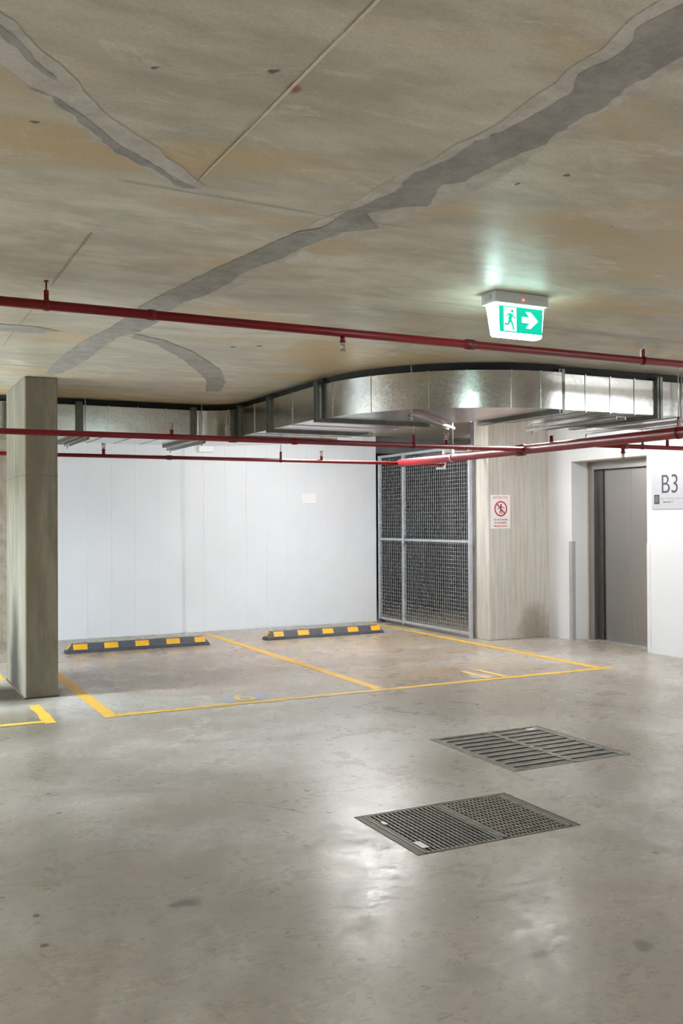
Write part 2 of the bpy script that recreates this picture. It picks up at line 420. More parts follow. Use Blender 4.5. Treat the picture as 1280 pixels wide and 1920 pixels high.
struct(fb.build('floor', [M['floor'], M['pit']], recalc=False), 'worn glossy grey concrete floor of the car park', 'floor')

# ceiling slab with its skimmed crack repairs and formwork seams
DARK = [[(1.711, 1.586), (1.712, 1.619), (1.697, 1.67), (1.685, 1.744), (1.732, 1.793), (1.74, 1.897), (1.721, 1.989), (1.78, 2.102), (1.786, 2.216), (1.766, 2.396), (1.737, 2.526), (1.75, 2.67), (1.709, 2.843), (1.746, 3.017), (1.71, 3.199), (1.68, 3.319), (1.697, 3.498), (1.609, 3.621), (1.588, 3.8), (1.567, 3.965), (1.512, 4.269), (1.484, 4.501), (1.446, 4.822), (1.424, 4.923), (1.394, 5.333), (1.388, 5.826), (1.338, 6.323), (1.311, 6.859), (1.319, 7.464), (1.346, 7.946), (1.45, 7.898), (1.494, 7.383), (1.501, 6.914), (1.489, 6.462), (1.503, 6.165), (1.568, 5.999), (1.606, 5.671), (1.574, 5.294), (1.582, 5.039), (1.642, 4.82), (1.662, 4.533), (1.654, 4.254), (1.718, 4.017), (1.735, 3.819), (1.789, 3.535), (1.858, 3.477), (1.904, 3.423), (1.764, 3.278), (1.817, 3.182), (1.929, 3.093), (1.858, 2.871), (1.912, 2.815), (1.912, 2.656), (1.931, 2.505), (1.951, 2.422), (1.925, 2.274), (1.923, 2.178), (1.93, 2.106), (1.898, 2.008), (1.904, 1.933), (1.898, 1.869), (1.893, 1.791), (1.896, 1.758)], [(0.288, 2.375), (0.304, 2.408), (0.345, 2.444), (0.406, 2.55), (0.484, 2.645), (0.455, 2.642), (0.371, 2.536), (0.31, 2.461), (0.297, 2.453)], [(0.398, 2.723), (0.449, 2.734), (0.532, 2.788), (0.629, 2.884), (0.732, 3.015), (0.859, 3.103), (0.99, 3.232), (1.092, 3.296), (1.031, 3.301), (0.879, 3.173), (0.727, 3.066), (0.589, 2.882), (0.475, 2.758)], [(0.737, 6.079), (0.76, 6.068), (0.973, 6.056), (1.129, 6.147), (1.027, 6.252), (0.79, 6.306), (0.766, 6.318)], [(1.577, 6.033), (1.807, 6.165), (2.103, 6.491), (2.553, 7.18), (2.831, 7.826), (2.985, 8.397), (2.848, 8.419), (2.654, 7.803), (2.341, 7.19), (2.042, 6.688), (1.79, 6.321), (1.577, 6.17)]]
PALE = [[(1.652, 1.531), (1.649, 1.707), (1.691, 1.844), (1.681, 1.975), (1.698, 2.106), (1.713, 2.272), (1.713, 2.378), (1.706, 2.541), (1.696, 2.75), (1.661, 2.966), (1.665, 3.29), (1.608, 3.565), (1.71, 3.378), (1.775, 3.067), (1.775, 2.582), (1.81, 2.245), (1.837, 2.113), (1.763, 1.808), (1.738, 1.611)], [(1.833, 1.7), (1.974, 1.831), (1.96, 1.855), (1.944, 1.914), (1.959, 2.072), (1.952, 2.176), (1.969, 2.366), (1.978, 2.483), (2.0, 2.685), (2.011, 2.827), (1.969, 3.006), (1.931, 3.234), (1.912, 3.483), (1.822, 3.601), (1.774, 3.711), (1.755, 3.951), (1.744, 4.378), (1.72, 4.692), (1.684, 4.84), (1.631, 4.374), (1.666, 3.807), (1.818, 3.401), (1.856, 2.902), (1.882, 2.555), (1.874, 2.133), (1.85, 1.859)], [(0.282, 2.326), (0.296, 2.345), (0.409, 2.486), (0.539, 2.636), (0.651, 2.81), (0.866, 2.998), (1.09, 3.254), (1.065, 3.347), (0.888, 3.207), (0.707, 3.051), (0.498, 2.805), (0.328, 2.604), (0.312, 2.58)]]

def ragged(pts, amp, step=0.035, seed=1):
    rr = random.Random(seed); out = []
    n = len(pts)
    for i in range(n):
        a = Vector((*pts[i], 0)); b = Vector((*pts[(i + 1) % n], 0)); L = (b - a).length
        k = max(1, int(L / step)); d = (b - a) / max(L, 1e-6); nn = Vector((-d.y, d.x, 0))
        for j in range(k):
            p = a + (b - a) * (j / k)
            out.append(p + nn * rr.gauss(0, amp) + d * rr.uniform(-.3, .3) * step)
    return [(p.x, p.y) for p in out]
cb = MB()
cb.box(XL, XR, YN, YF, CEIL, CEIL + 0.25)
cb.mi = 2
for i, P in enumerate(PALE): cb.poly([(x, y, CEIL - 0.0012) for x, y in ragged(P, 0.006, 0.05, i + 30)])
cb.mi = 1
for i, P in enumerate(DARK): cb.poly([(x, y, CEIL - 0.0024) for x, y in ragged(P, 0.004, 0.03, i + 3)])
def seam(x0, y0, x1, y1, wd=0.006, mi=3, skip=0.25, seed=0):
    rr = random.Random(seed); a = Vector((x0, y0, 0)); b = Vector((x1, y1, 0)); L = (b - a).length; d = (b - a) / L; nn = Vector((-d.y, d.x, 0))
    cb.mi = mi; p = 0.0
    while p < L:
        l = min(rr.uniform(0.15, 0.7), L - p)
        if rr.random() > skip:
            q0 = a + d * p + nn * rr.gauss(0, .002); q1 = a + d * (p + l) + nn * rr.gauss(0, .002); ww = nn * wd * rr.uniform(.35, .7)
            z = Vector((0, 0, CEIL - 0.0032))
            cb.poly([q0 - ww + z, q1 - ww + z, q1 + ww + z, q0 + ww + z])
        p += l
seam(-1.5, 3.33, 0.86, 3.33, .007, 3, .1, 1); seam(0.86, 3.33, 1.75, 3.37, .004, 3, .25, 2); seam(1.75, 3.36, 5.0, 3.33, .004, 3, .45, 3)
seam(0.86, 3.33, 0.87, 6.8, .007, 3, .2, 4); seam(1.06, 3.22, 1.06, 1.0, .0025, 3, .55, 5); seam(1.066, 3.2, 1.066, 1.0, .009, 4, .35, 6)
seam(3.26, 3.3, 3.26, 5.6, .006, 3, .2, 7); seam(3.35, 5.5, 3.5, 9.3, .007, 3, .3, 8); seam(-2, 7.62, 1.5, 7.62, .012, 3, 0, 9);
seam(0.9, 4.45, 3.2, 4.45, .005, 3, .5, 13); seam(2.6, 4.75, 5.2, 4.75, .004, 3, .5, 14); seam(2.0, 9.0, 2.1, 8.2, .006, 3, .2, 15)
struct(cb.build('ceiling', [M['slab'], M['skim'], M['skim_pale'], M['seam'], M['seam_pale']], recalc=False), 'tan concrete ceiling slab with grey repair streaks', 'ceiling')

# back wall: white insulated panels, a step where the left run stands proud
wb = MB()
def panel_run(x0, x1, y, z0, wid=0.298, gap=0.003, seed=0):
    x = x0
    while x < x1 - 0.02:
        e = min(x + wid, x1)
        wb.box(x + gap / 2, e - gap / 2, y, y + 0.06, z0, CEIL, 0.002)
        x = e
    wb.box(x0, x1, y + 0.003, y + 0.1, z0, CEIL)
panel_run(1.93, 3.74, BACK, 0.0)
panel_run(3.74, 6.622, BACK + 0.035, 0.018)
wb.box(3.74, 6.622, BACK + 0.03, BACK + .14, 0, .017)
wb.box(3.73, 3.745, BACK + 0.003, BACK + 0.2, 0, CEIL)
struct(wb.build('wall_back', M['panel']), 'white panel wall behind the two parking bays', 'wall')
wb = MB()
for i in range(13):                                     # beige blockwork left of the panels
    for j in range(28):
        x0 = 1.93 - (j + 1) * 0.4 + (0.2 if i % 2 else 0)
        wb.box(max(XL, x0 + 0.005), min(1.93, x0 + 0.395), BACK + 0.1, BACK + 0.2, i * 0.2 + 0.005, min(CEIL, i * 0.2 + 0.197))
wb.box(XL, 1.93, BACK + 0.106, BACK + 0.25, 0, CEIL)
struct(wb.build('wall_left_back', M['block']), 'beige block wall seen left of the concrete column', 'wall')
wb = MB(); wb.box(XL - 0.15, XL, YN, YF, 0, CEIL); struct(wb.build('wall_left', M['white_wall']), 'block wall far to the left', 'wall')
wb = MB(); wb.box(XL, XR, YN - 0.15, YN, 0, CEIL); struct(wb.build('wall_front', M['white_wall']), 'block wall behind the camera', 'wall')

# right wall with the lift opening
LY0, LY1, LZ = 7.76, 8.985, 2.135
wb = MB()
wb.box(WR, WR + 0.2, YN, LY0, 0, CEIL); wb.box(WR, WR + 0.2, LY1, 9.5, 0, CEIL); wb.box(WR, WR + 0.2, LY0, LY1, LZ, CEIL)
wb.box(WR + 0.2, 7.86, LY1, 9.2, 0, CEIL); wb.box(WR + 0.2, 7.86, 7.5, LY0, 0, CEIL); wb.box(WR + 0.2, 7.86, LY0, LY1, LZ + 0.02, CEIL)
struct(wb.build('wall_right', M['white_wall']), 'white painted wall around the lift opening', 'wall')
# white wall strip next to the pillar is the same wall; cream trim lines the far jamb
wb = MB(); wb.box(7.835, 7.862, LY1 - 0.006, LY1, 0, LZ); wb.box(WR + 0.004, 7.862, LY0, LY1, LZ - 0.004, LZ)
struct(wb.build('trim_1', M['cream']), 'cream lining at the far jamb of the lift opening', 'trim')

# lift: steel portal, header and two sliding panels
dr = bpy.data.objects.new('door_1', None); COL.objects.link(dr); dr.location = (7.9, 8.37, 0)
struct(dr, 'brushed steel lift doors recessed in the white wall', 'lift door')
b = MB(); b.box(7.862, 7.96, 8.885, 8.98, 0, LZ - 0.006, .003); b.box(7.862, 7.96, LY0 + 0.002, LY0 + 0.06, 0, LZ - 0.006, .003)
b.build('door_frame', M['steel'], dr)
b = MB(); b.box(7.862, 7.96, LY0 + 0.06, 8.885, 2.035, LZ - 0.006, .003); b.build('door_header', M['steel'], dr)
b = MB(); b.box(7.93, 7.945, 8.80, 8.885, 0, 2.035); b.build('pocket_shadow', M['pocket_shade'], dr)  # dark sheet standing for the shadow in the door pocket
b = MB(); b.box(7.95, 7.985, 8.355, 8.90, 0.004, 2.03, .003); b.build('door_panel', M['steel'], dr)
b = MB(); b.box(7.94, 7.975, LY0 + 0.055, 8.343, 0.004, 2.03, .003); b.build('door_panel', M['steel'], dr)
b = MB(); b.box(7.976, 7.99, 8.30, 8.40, 0.004, 2.03); b.build('door_seal', M['void'], dr)
b = MB(); b.box(7.862, 8.0, LY0 + 0.002, 8.98, 0.0, 0.004); b.build('door_sill', M['zinc'], dr)
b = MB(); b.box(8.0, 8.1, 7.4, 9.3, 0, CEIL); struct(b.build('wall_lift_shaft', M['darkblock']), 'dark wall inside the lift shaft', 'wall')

# concrete pillar between the cage and the lift wall
b = MB(); b.box(6.715, WR, 9.42, 9.72, 0, CEIL, 0.006)
struct(b.build('wall_pillar', M['pillar']), 'pale board-marked concrete pillar carrying the white warning sign', 'pillar')

# storage cage interior: dark slatted wall and blockwork
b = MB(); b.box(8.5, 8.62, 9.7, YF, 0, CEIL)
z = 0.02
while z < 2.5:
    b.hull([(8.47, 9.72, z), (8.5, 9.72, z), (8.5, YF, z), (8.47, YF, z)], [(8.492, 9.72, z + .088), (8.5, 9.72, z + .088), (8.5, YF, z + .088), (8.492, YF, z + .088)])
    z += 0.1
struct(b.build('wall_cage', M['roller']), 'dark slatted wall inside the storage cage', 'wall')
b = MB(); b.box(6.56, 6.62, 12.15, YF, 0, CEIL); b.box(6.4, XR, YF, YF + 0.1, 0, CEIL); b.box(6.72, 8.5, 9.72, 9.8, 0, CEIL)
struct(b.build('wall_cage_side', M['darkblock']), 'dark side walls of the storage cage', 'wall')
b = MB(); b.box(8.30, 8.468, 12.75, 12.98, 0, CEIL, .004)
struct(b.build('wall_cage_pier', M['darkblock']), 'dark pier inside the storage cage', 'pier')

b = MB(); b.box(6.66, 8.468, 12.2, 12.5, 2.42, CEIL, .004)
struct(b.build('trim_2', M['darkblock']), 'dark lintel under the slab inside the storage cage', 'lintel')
# lamps
for i, (x, y, alongy, drop, st, lc, lab) in enumerate(LAMPS):
    r = thing('batten_light', lab, 'ceiling light', (x, y, CEIL), 'batten lights under the slab')
    zt = CEIL - drop
    hx, hy = (.045, .62) if alongy else (.62, .045)
    b = MB(); b.box(x - hx, x + hx, y - hy, y + hy, zt - 0.035, zt, .004); b.build('housing', M['lamp_body'], r)
    dx, dy = (.075, .60) if alongy else (.60, .075)
    b = MB(); b.box(x - dx, x + dx, y - dy, y + dy, zt - 0.085, zt - 0.036, .018)
    b.build('diffuser', emit('lit_batten', lc, st), r)
    if drop:
        for k in (-.5, .5):
            b = MB(); q = (x, y + k, 0) if alongy else (x + k, y, 0)
            b.cyl((q[0], q[1], zt), (q[0], q[1], CEIL), .006, 8); b.build('rod', M['zinc'], r)

# ------------------------------------------------------------------ concrete column
t_ = thing('concrete_column', 'square brown-grey concrete column at the left with a pale left face', 'column', (1.3425, 8.69, 0))
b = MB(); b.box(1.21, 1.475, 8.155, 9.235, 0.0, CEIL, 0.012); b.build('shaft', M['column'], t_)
b = MB()
for z in (1.83,): b.box(1.2085, 1.4765, 8.1535, 9.2365, z, z + 0.004)
b.build('pour_joint', M['joint'], t_)
b = MB(); b.box(1.204, 1.481, 8.149, 9.241, 0.0, 0.012); b.build('base_joint', M['rust_joint'], t_)

# ------------------------------------------------------------------ ventilation duct
Z0, Z1 = 2.295, 2.58
duct = thing('ventilation_duct', 'galvanised steel air duct curving under the ceiling', 'air duct', (4.0, 8.0, Z0))
YB0, YB1, XD0, XD1, YC0, YC1 = 9.40, 10.40, 3.425, 4.475, 5.855, 6.905
def flange_x(x, y0, y1):        # frame around a run along x
    b = MB(); o = .028
    b.box(x - .03, x + .03, y0 - o, y0 + .002, Z0 - o, Z1 + o, .002); b.box(x - .03, x + .03, y1 - .002, y1 + o, Z0 - o, Z1 + o, .002)
    b.box(x - .03, x + .03, y0, y1, Z0 - o, Z0 + .002, .002); b.box(x - .03, x + .03, y0, y1, Z1 - .002, Z1 + o, .002)
    b.box(x - .006, x + .006, y0 - .036, y0 - o, Z0 - o, Z1 + o)
    b.build('flange', M['flange'], duct)
def flange_y(y, x0, x1):
    b = MB(); o = .028
    b.box(x0 - o, x0 + .002, y - .03, y + .03, Z0 - o, Z1 + o, .002); b.box(x1 - .002, x1 + o, y - .03, y + .03, Z0 - o, Z1 + o, .002)
    b.box(x0, x1, y - .03, y + .03, Z0 - o, Z0 + .002, .002); b.box(x0, x1, y - .03, y + .03, Z1 - .002, Z1 + o, .002)
    b.box(x0 - .036, x0 - o, y - .006, y + .006, Z0 - o, Z1 + o)
    b.build('flange', M['flange'], duct)
def section_x(x0, x1, y0, y1, ribs):
    b = MB(); b.box(x0, x1, y0, y1, Z0, Z1, .004)
    for x in ribs: b.box(x - .005, x + .005, y0 - .006, y1 + .006, Z0 - .006, Z1 + .006)
    b.build('duct_section', M['galv'], duct)
def section_y(y0, y1, x0, x1, ribs):
    b = MB(); b.box(x0, x1, y0, y1, Z0, Z1, .004)
    for y in ribs: b.box(x0 - .006, x1 + .006, y - .005, y + .005, Z0 - .006, Z1 + .006)
    b.build('duct_section', M['galv'], duct)
for x0, x1 in ((-3.0, -1.2), (-1.2, 0.6), (0.6, 1.9), (1.9, 3.05)):
    section_x(x0, x1, YB0, YB1, [x0 + (x1 - x0) * k / 4 for k in (1, 2, 3)]); flange_x(x1, YB0, YB1)
def elbow(c, ri, ro, a0, a1, ribs):
    b = MB(); n = 28
    po = [(c[0] + ro * math.cos(math.radians(a0 + (a1 - a0) * i / n)), c[1] + ro * math.sin(math.radians(a0 + (a1 - a0) * i / n))) for i in range(n + 1)]
    pi_ = [(c[0] + ri * math.cos(math.radians(a0 + (a1 - a0) * i / n)), c[1] + ri * math.sin(math.radians(a0 + (a1 - a0) * i / n))) for i in range(n + 1)]
    vs = [(x, y, Z0) for x, y in po] + [(x, y, Z1) for x, y in po] + [(x, y, Z0) for x, y in pi_] + [(x, y, Z1) for x, y in pi_]
    N = n + 1
    bv = [b.bm.verts.new(v) for v in vs]
    def f(*i, sm=False):
        g = b.bm.faces.new([bv[k] for k in i]); g.smooth = sm
    for i in range(n):
        f(i, i + 1, N + i + 1, N + i, sm=True); f(2 * N + i, 3 * N + i, 3 * N + i + 1, 2 * N + i + 1, sm=True)
        f(i, 2 * N + i, 2 * N + i + 1, i + 1); f(N + i, N + i + 1, 3 * N + i + 1, 3 * N + i)
    bmesh.ops.split_edges(b.bm, edges=[e for e in b.bm.edges if len(e.link_faces) == 2 and e.link_faces[0].smooth != e.link_faces[1].smooth])
    for k in ribs:
        a = math.radians(k); d = Vector((math.cos(a), math.sin(a), 0)); tt = Vector((-d.y, d.x, 0)) * .005; C0 = Vector((*c, 0))
        for r0, r1 in ((ro - .002, ro + .006), (ri - .006, ri + .002)):
            q = [C0 + d * r0 - tt, C0 + d * r1 - tt, C0 + d * r1 + tt, C0 + d * r0 + tt]
            b.hull([Vector((p.x, p.y, Z0 - .003)) for p in q], [Vector((p.x, p.y, Z1 + .003)) for p in q])
    b.build('duct_elbow', M['galv'], duct)
elbow((3.05, 9.05), .37, 1.35, 90, 0, (60, 30))
flange_y(9.05, XD0, XD1)
section_y(8.27, 9.05, XD0, XD1, [8.66]); flange_y(8.27, XD0, XD1)
section_y(7.22, 8.27, XD0, XD1, [7.75]); flange_y(7.22, XD0, XD1)
elbow((4.85, 7.22), .34, 1.4, 180, 270, (188, 206, 226, 238, 252, 262))
flange_x(4.85, YC0, YC1)
for x0, x1 in ((4.85, 5.87), (5.87, 6.9), (6.9, WR - .005)):
    section_x(x0, x1, YC0, YC1, [x0 + (x1 - x0) * k / 4 for k in (1, 2, 3)])
    if x1 < 7.5: flange_x(x1, YC0, YC1)
b = MB()                                    # black fill painted as the shade in the gap between duct and slab
b.box(-3.0, 3.05, YB0 + .05, YB1 - .05, Z1, CEIL - .004); b.box(XD0 + .05, XD1 - .05, 7.22, 9.05, Z1, CEIL - .004); b.box(4.85, WR - .01, YC0 + .05, YC1 - .05, Z1, CEIL - .004)
n = 24
def ringpts(c, r, a0, a1): return [(c[0] + r * math.cos(math.radians(a0 + (a1 - a0) * i / n)), c[1] + r * math.sin(math.radians(a0 + (a1 - a0) * i / n))) for i in range(n + 1)]
for c_, ri, ro, a0, a1 in (((4.85, 7.22), .39, 1.35, 180, 270), ((3.05, 9.05), .42, 1.3, 90, 0)):
    A_ = ringpts(c_, ro, a0, a1); B_ = ringpts(c_, ri, a0, a1)
    for i in range(n):
        q = [A_[i], A_[i + 1], B_[i + 1], B_[i]]
        b.hull([(x, y, Z1) for x, y in q], [(x, y, CEIL - .004) for x, y in q])
b.build('gap_shade', M['void'], duct)

# hangers that carry the duct: a strut below, threaded rods to the slab
def trapeze(lab, a, c, rods, wd=.041, hh=.024):
    a = Vector((*a, 0)); c = Vector((*c, 0)); d = (c - a).normalized(); nn = Vector((-d.y, d.x, 0)) * wd / 2
    mid = (a + c) / 2
    r = thing('duct_hanger', lab, 'duct hanger', (mid.x, mid.y, Z0 - .05), 'steel hangers under the air duct')
    b = MB(); zt = Z0 - .031
    for s0, s1, za, zb in ((-1, 1, zt - .003, zt), (-1, -.85, zt - hh, zt), (.85, 1, zt - hh, zt)):
        q = [a + nn * s0, c + nn * s0, c + nn * s1, a + nn * s1]
        b.hull([Vector((p.x, p.y, za)) for p in q], [Vector((p.x, p.y, zb)) for p in q])
    b.build('strut', M['strut'], r)
    for x, y in rods:
        b = MB(); b.cyl((x, y, zt - hh - .03), (x, y, CEIL), .006, 8); b.cyl((x, y, zt - hh - .012), (x, y, zt - hh), .012, 6)
        b.build('rod', M['zinc'], r)
trapeze('steel strut under the back duct nearest the concrete column', (1.95, 9.30), (1.95, 10.28), [(1.95, 9.345), (1.95, 10.25)], .06)
trapeze('steel strut under the back duct beside its inside corner', (3.12, 9.30), (3.12, 10.5), [(3.12, 9.345), (3.12, 10.45)], .06)
trapeze('pale steel strut under the curved part of the duct', (3.775, 6.30), (4.66, 7.08), [(3.79, 6.315)], .06)
trapeze('wide grey strut under the right duct in front of the lift', (5.44, 5.82), (5.44, 6.98), [(5.44, 6.955)], .10)
trapeze('steel strut under the duct at the right edge of the photo', (6.08, 5.78), (6.08, 7.0), [(6.08, 5.80), (6.08, 6.97)], .05)

# ------------------------------------------------------------------ red sprinkler pipes
def coupling(p, d, r, par, nm='coupling', ln=.055, mat='fitting'):
    p = Vector(p); d = Vector(d).normalized(); b = MB()
    b.cyl(p - d * ln / 2, p + d * ln / 2, r * 1.28, 18)
    b.cyl(p - d * ln / 2 - d * .012, p - d * ln / 2, r * 1.08, 18, r * 1.28); b.cyl(p + d * ln / 2, p + d * ln / 2 + d * .012, r * 1.28, 18, r * 1.08)
    b.build(nm, M[mat], par)
def head(p, up, par, scale=1.0, nip=.035):
    # sprinkler: nipple, frame arms, bulb; deflector as a sub-part
    p = Vector(p); s = scale if up else -scale; Z = Vector((0, 0, 1)) * s
    b = MB(); b.cyl(p, p + Z * nip, .014 * scale, 12); b.cyl(p + Z * nip * .8, p + Z * nip, .019 * scale, 8)
    b.build('nipple', M['pipe_red'], par)
    b = MB(); q = p + Z * nip
    b.cyl(q, q + Z * .012, .012 * scale, 10)
    for sx in (-1, 1):
        b.cyl(q + Z * .008 + Vector((sx * .010, 0, 0)) * scale, q + Z * .045 + Vector((sx * .014, 0, 0)) * scale, .0032 * scale, 6)
    b.cyl(q + Z * .012, q + Z * .04, .004 * scale, 8); b.cyl(q + Z * .042, q + Z * .05, .016 * scale, 10)
    h = b.build('sprinkler_head', M['brass'], par)
    b = MB(); b.cyl(q + Z * .052, q + Z * .055, .022 * scale, 12); b.build('deflector', M['brass'], h)
P1 = lambda x: (x, 4.885 - (x - 2.8) * 0.0, 2.523)
pipe = thing('sprinkler_pipe', 'long dark red pipe nearest the camera running below the exit sign', 'pipe', (2.0, 4.885, 2.523))
b = MB(); b.cyl((-4.0, 4.885, 2.523), (WR, 4.885, 2.523), .0245, 20); b.build('tube', M['pipe_red'], pipe)
coupling((3.35, 4.885, 2.523), (1, 0, 0), .0245, pipe)
coupling((1.36, 4.885, 2.523), (1, 0, 0), .0225, pipe, ln=.03, mat='pipe_red')
head((2.475, 4.885, 2.50), False, pipe, 1.0, .032)
PZ = 2.10
pm = thing('sprinkler_main', 'thick red main pipe running from the storage cage towards the right edge', 'pipe', (5.575, 5.5, PZ))
b = MB(); b.cyl((5.575, -3.0, PZ), (5.575, 9.56, PZ), .044, 24); b.build('tube', M['pipe_red'], pm)
coupling((5.575, 7.3, PZ), (0, 1, 0), .044, pm, ln=.09); coupling((5.575, 4.98, PZ), (0, 1, 0), .044, pm, ln=.10)
b = MB(); b.cyl((5.575, 6.85, PZ + .03), (5.575, 6.85, PZ + .1), .016, 12); b.build('plug', M['pipe_red'], pm)
b = MB(); b.cyl((5.575, 5.0, PZ), (5.575, 5.0, PZ + .14), .022, 12); b.build('outlet', M['fitting'], pm)
p2 = thing('sprinkler_pipe', 'red branch pipe crossing in front of the concrete column', 'pipe', (2.5, 7.2, PZ))
b = MB(); b.cyl((-4.0, 7.2, PZ), (5.53, 7.2, PZ), .0225, 20); b.build('tube', M['pipe_red'], p2)
coupling((2.66, 7.2, PZ), (1, 0, 0), .0225, p2, ln=.05); coupling((3.2, 7.2, PZ), (1, 0, 0), .0225, p2, ln=.03, mat='pipe_red')
head((2.16, 7.2, PZ + .02), True, p2, 1.0); head((4.68, 7.2, PZ + .02), True, p2, 1.1)
p3 = thing('sprinkler_pipe', 'thin red branch pipe in front of the white panel wall', 'pipe', (2.5, 9.55, PZ))
b = MB(); b.cyl((-4.0, 9.55, PZ), (6.17, 9.55, PZ), .019, 18); b.build('tube', M['pipe_red'], p3)
coupling((2.84, 9.55, PZ), (1, 0, 0), .019, p3, ln=.04)
head((2.17, 9.55, PZ + .015), True, p3, 1.1, .045); head((4.57, 9.55, PZ + .015), True, p3, 1.1)
p5 = thing('sprinkler_pipe', 'short red branch pipe in front of the lift', 'pipe', (6.5, 6.42, PZ - .012))
b = MB(); b.cyl((5.58, 6.42, PZ - .012), (WR, 6.42, PZ - .012), .0195, 18); b.build('tube', M['pipe_red'], p5)
coupling((6.04, 6.42, PZ - .012), (1, 0, 0), .0195, p5, ln=.06)
head((6.02, 6.42, PZ - .02), False, p5, 1.1, .05)
b = MB(); b.cyl((6.55, 6.42, PZ), (6.55, 6.42, PZ + .09), .014, 12); b.build('riser', M['fitting'], p5)

def hanger(lab, x, y, z, r, mat='pipe_red', strap=.075, rodm='zinc', grp='pipe hangers under the slab', top=CEIL):
    h = thing('pipe_hanger', lab, 'pipe hanger', (x, y, z), grp)
    b = MB(); b.cyl((x, y, z + r + strap * .8), (x, y, top), .0045, 8); b.cyl((x, y, top - .006), (x, y, top), .012, 8); b.build('rod', M[rodm], h)
    b = MB()
    b.box(x - .012, x + .012, y - .005, y + .005, z + r, z + r + strap, .002)
    b.cyl((x, y, z + r + strap - .012), (x, y, z + r + strap), .011, 6)
    b.build('strap', M[mat], h)
    return h
def ring(h, x, y, z, r, axis, mat):
    b = MB(); d = Vector(axis); n = 20
    b.cyl(Vector((x, y, z)) - d * .013, Vector((x, y, z)) + d * .013, r + .004, n); b.build('clamp', M[mat], h)
h = hanger('red strap hanger at the left end of the nearest pipe', 0.83, 4.885, 2.523, .0245, strap=.05, rodm='fitting'); ring(h, 0.83, 4.885, 2.523, .0245, (1, 0, 0), 'pipe_red')
h = hanger('red strap hanger of the nearest pipe right of the exit sign', 4.77, 4.885, 2.523, .0245, strap=.055); ring(h, 4.77, 4.885, 2.523, .0245, (1, 0, 0), 'pipe_red')
b = MB(); b.box(4.735, 4.745, 4.88, 4.89, 2.545, 2.60); b.box(4.735, 4.775, 4.88, 4.89, 2.597, 2.603); b.build('bracket', M['zinc'], h)
h = hanger('rod hanger on the branch pipe in front of the storage cage', 4.34, 7.2, PZ, .0225); ring(h, 4.34, 7.2, PZ, .0225, (1, 0, 0), 'pipe_red')
h = hanger('rod hanger on the thin pipe in front of the white wall', 4.08, 9.55, PZ, .019); ring(h, 4.08, 9.55, PZ, .019, (1, 0, 0), 'pipe_red')
h = hanger('white rod hanger with a ring around the far end of the main pipe', 5.575, 8.45, PZ, .044, mat='zinc'); ring(h, 5.575, 8.45, PZ, .044, (0, 1, 0), 'zinc')
h = hanger('rod hanger on the main pipe at the right edge of the photo', 5.575, 5.35, PZ, .044); ring(h, 5.575, 5.35, PZ, .044, (0, 1, 0), 'fitting')
h = hanger('rod hanger on the short branch pipe in front of the lift', 6.25, 6.42, PZ - .012, .0195, mat='fitting', strap=.05); ring(h, 6.25, 6.42, PZ - .012, .0195, (1, 0, 0), 'fitting')
br = thing('pipe_bracket', 'pale steel bracket holding the end of the thin red pipe at the cage', 'bracket', (6.15, 9.56, 2.1))
b = MB(); b.box(6.16, 6.19, 9.54, 9.57, PZ - .06, PZ + .16, .003); b.build('upright', M['zinc'], br)
b = MB(); b.box(6.16, 6.715, 9.545, 9.565, PZ + .145, PZ + .17, .003); b.box(6.07, 6.19, 9.545, 9.565, PZ - .06, PZ - .035, .003); b.build('arm', M['zinc'], br)

# ------------------------------------------------------------------ exit sign
ex = thing('exit_sign', 'green and white lit exit sign with running figure and arrow under the ceiling', 'exit sign', (3.13, 4.14, CEIL))
b = MB(); b.box(2.955, 3.305, 4.075, 4.20, 2.583, CEIL, .006); b.build('housing', M['housing'], ex)
b = MB(); b.box(2.95, 2.956, 4.11, 4.16, 2.60, 2.632); b.build('end_cap', M['guard'], ex)
b = MB()
b.hull([(2.983, 4.092, 2.414), (3.274, 4.092, 2.414), (3.274, 4.160, 2.414), (2.983, 4.160, 2.414)], [(2.968, 4.088, 2.583), (3.288, 4.088, 2.583), (3.288, 4.182, 2.583), (2.968, 4.182, 2.583)])
bmesh.ops.bevel(b.bm, geom=b.bm.edges[:], offset=.006, segments=2, affect='EDGES')
lb = b.build('light_box', M['ex_white'], ex)
Y0 = 4.083
def flat(pts, y, th=.0012): return [(x, y, z) for x, z in pts], (0, -th, 0)
b = MB(); b.prism(*flat([(2.990, 2.432), (3.267, 2.432), (3.274, 2.570), (2.986, 2.570)], Y0 + .004)); pn = b.build('sign_panel', M['ex_green'], ex)
y1 = Y0 + .0026
b = MB(); b.prism(*flat([(3.018, 2.440), (3.098, 2.440), (3.098, 2.563), (3.018, 2.563)], y1)); b.build('doorway', M['ex_face'], pn)
b = MB(); b.prism(*flat([(3.135, 2.490), (3.185, 2.490), (3.160, 2.462), (3.192, 2.462), (3.240, 2.504), (3.192, 2.548), (3.160, 2.548), (3.185, 2.520), (3.135, 2.520)], y1)); b.build('arrow', M['ex_face'], pn)
b = MB(); y2 = y1 - .0016
def limb(a, c, wd):
    a = Vector((a[0], y2, a[1])); c = Vector((c[0], y2, c[1])); d = (c - a).normalized(); n_ = Vector((-d.z, 0, d.x)) * wd * .65
    b.prism([a - n_, c - n_, c + n_, a + n_], (0, -.001, 0))
b.cyl((3.070, y2 - .001, 2.545), (3.070, y2, 2.545), .0085, 14)
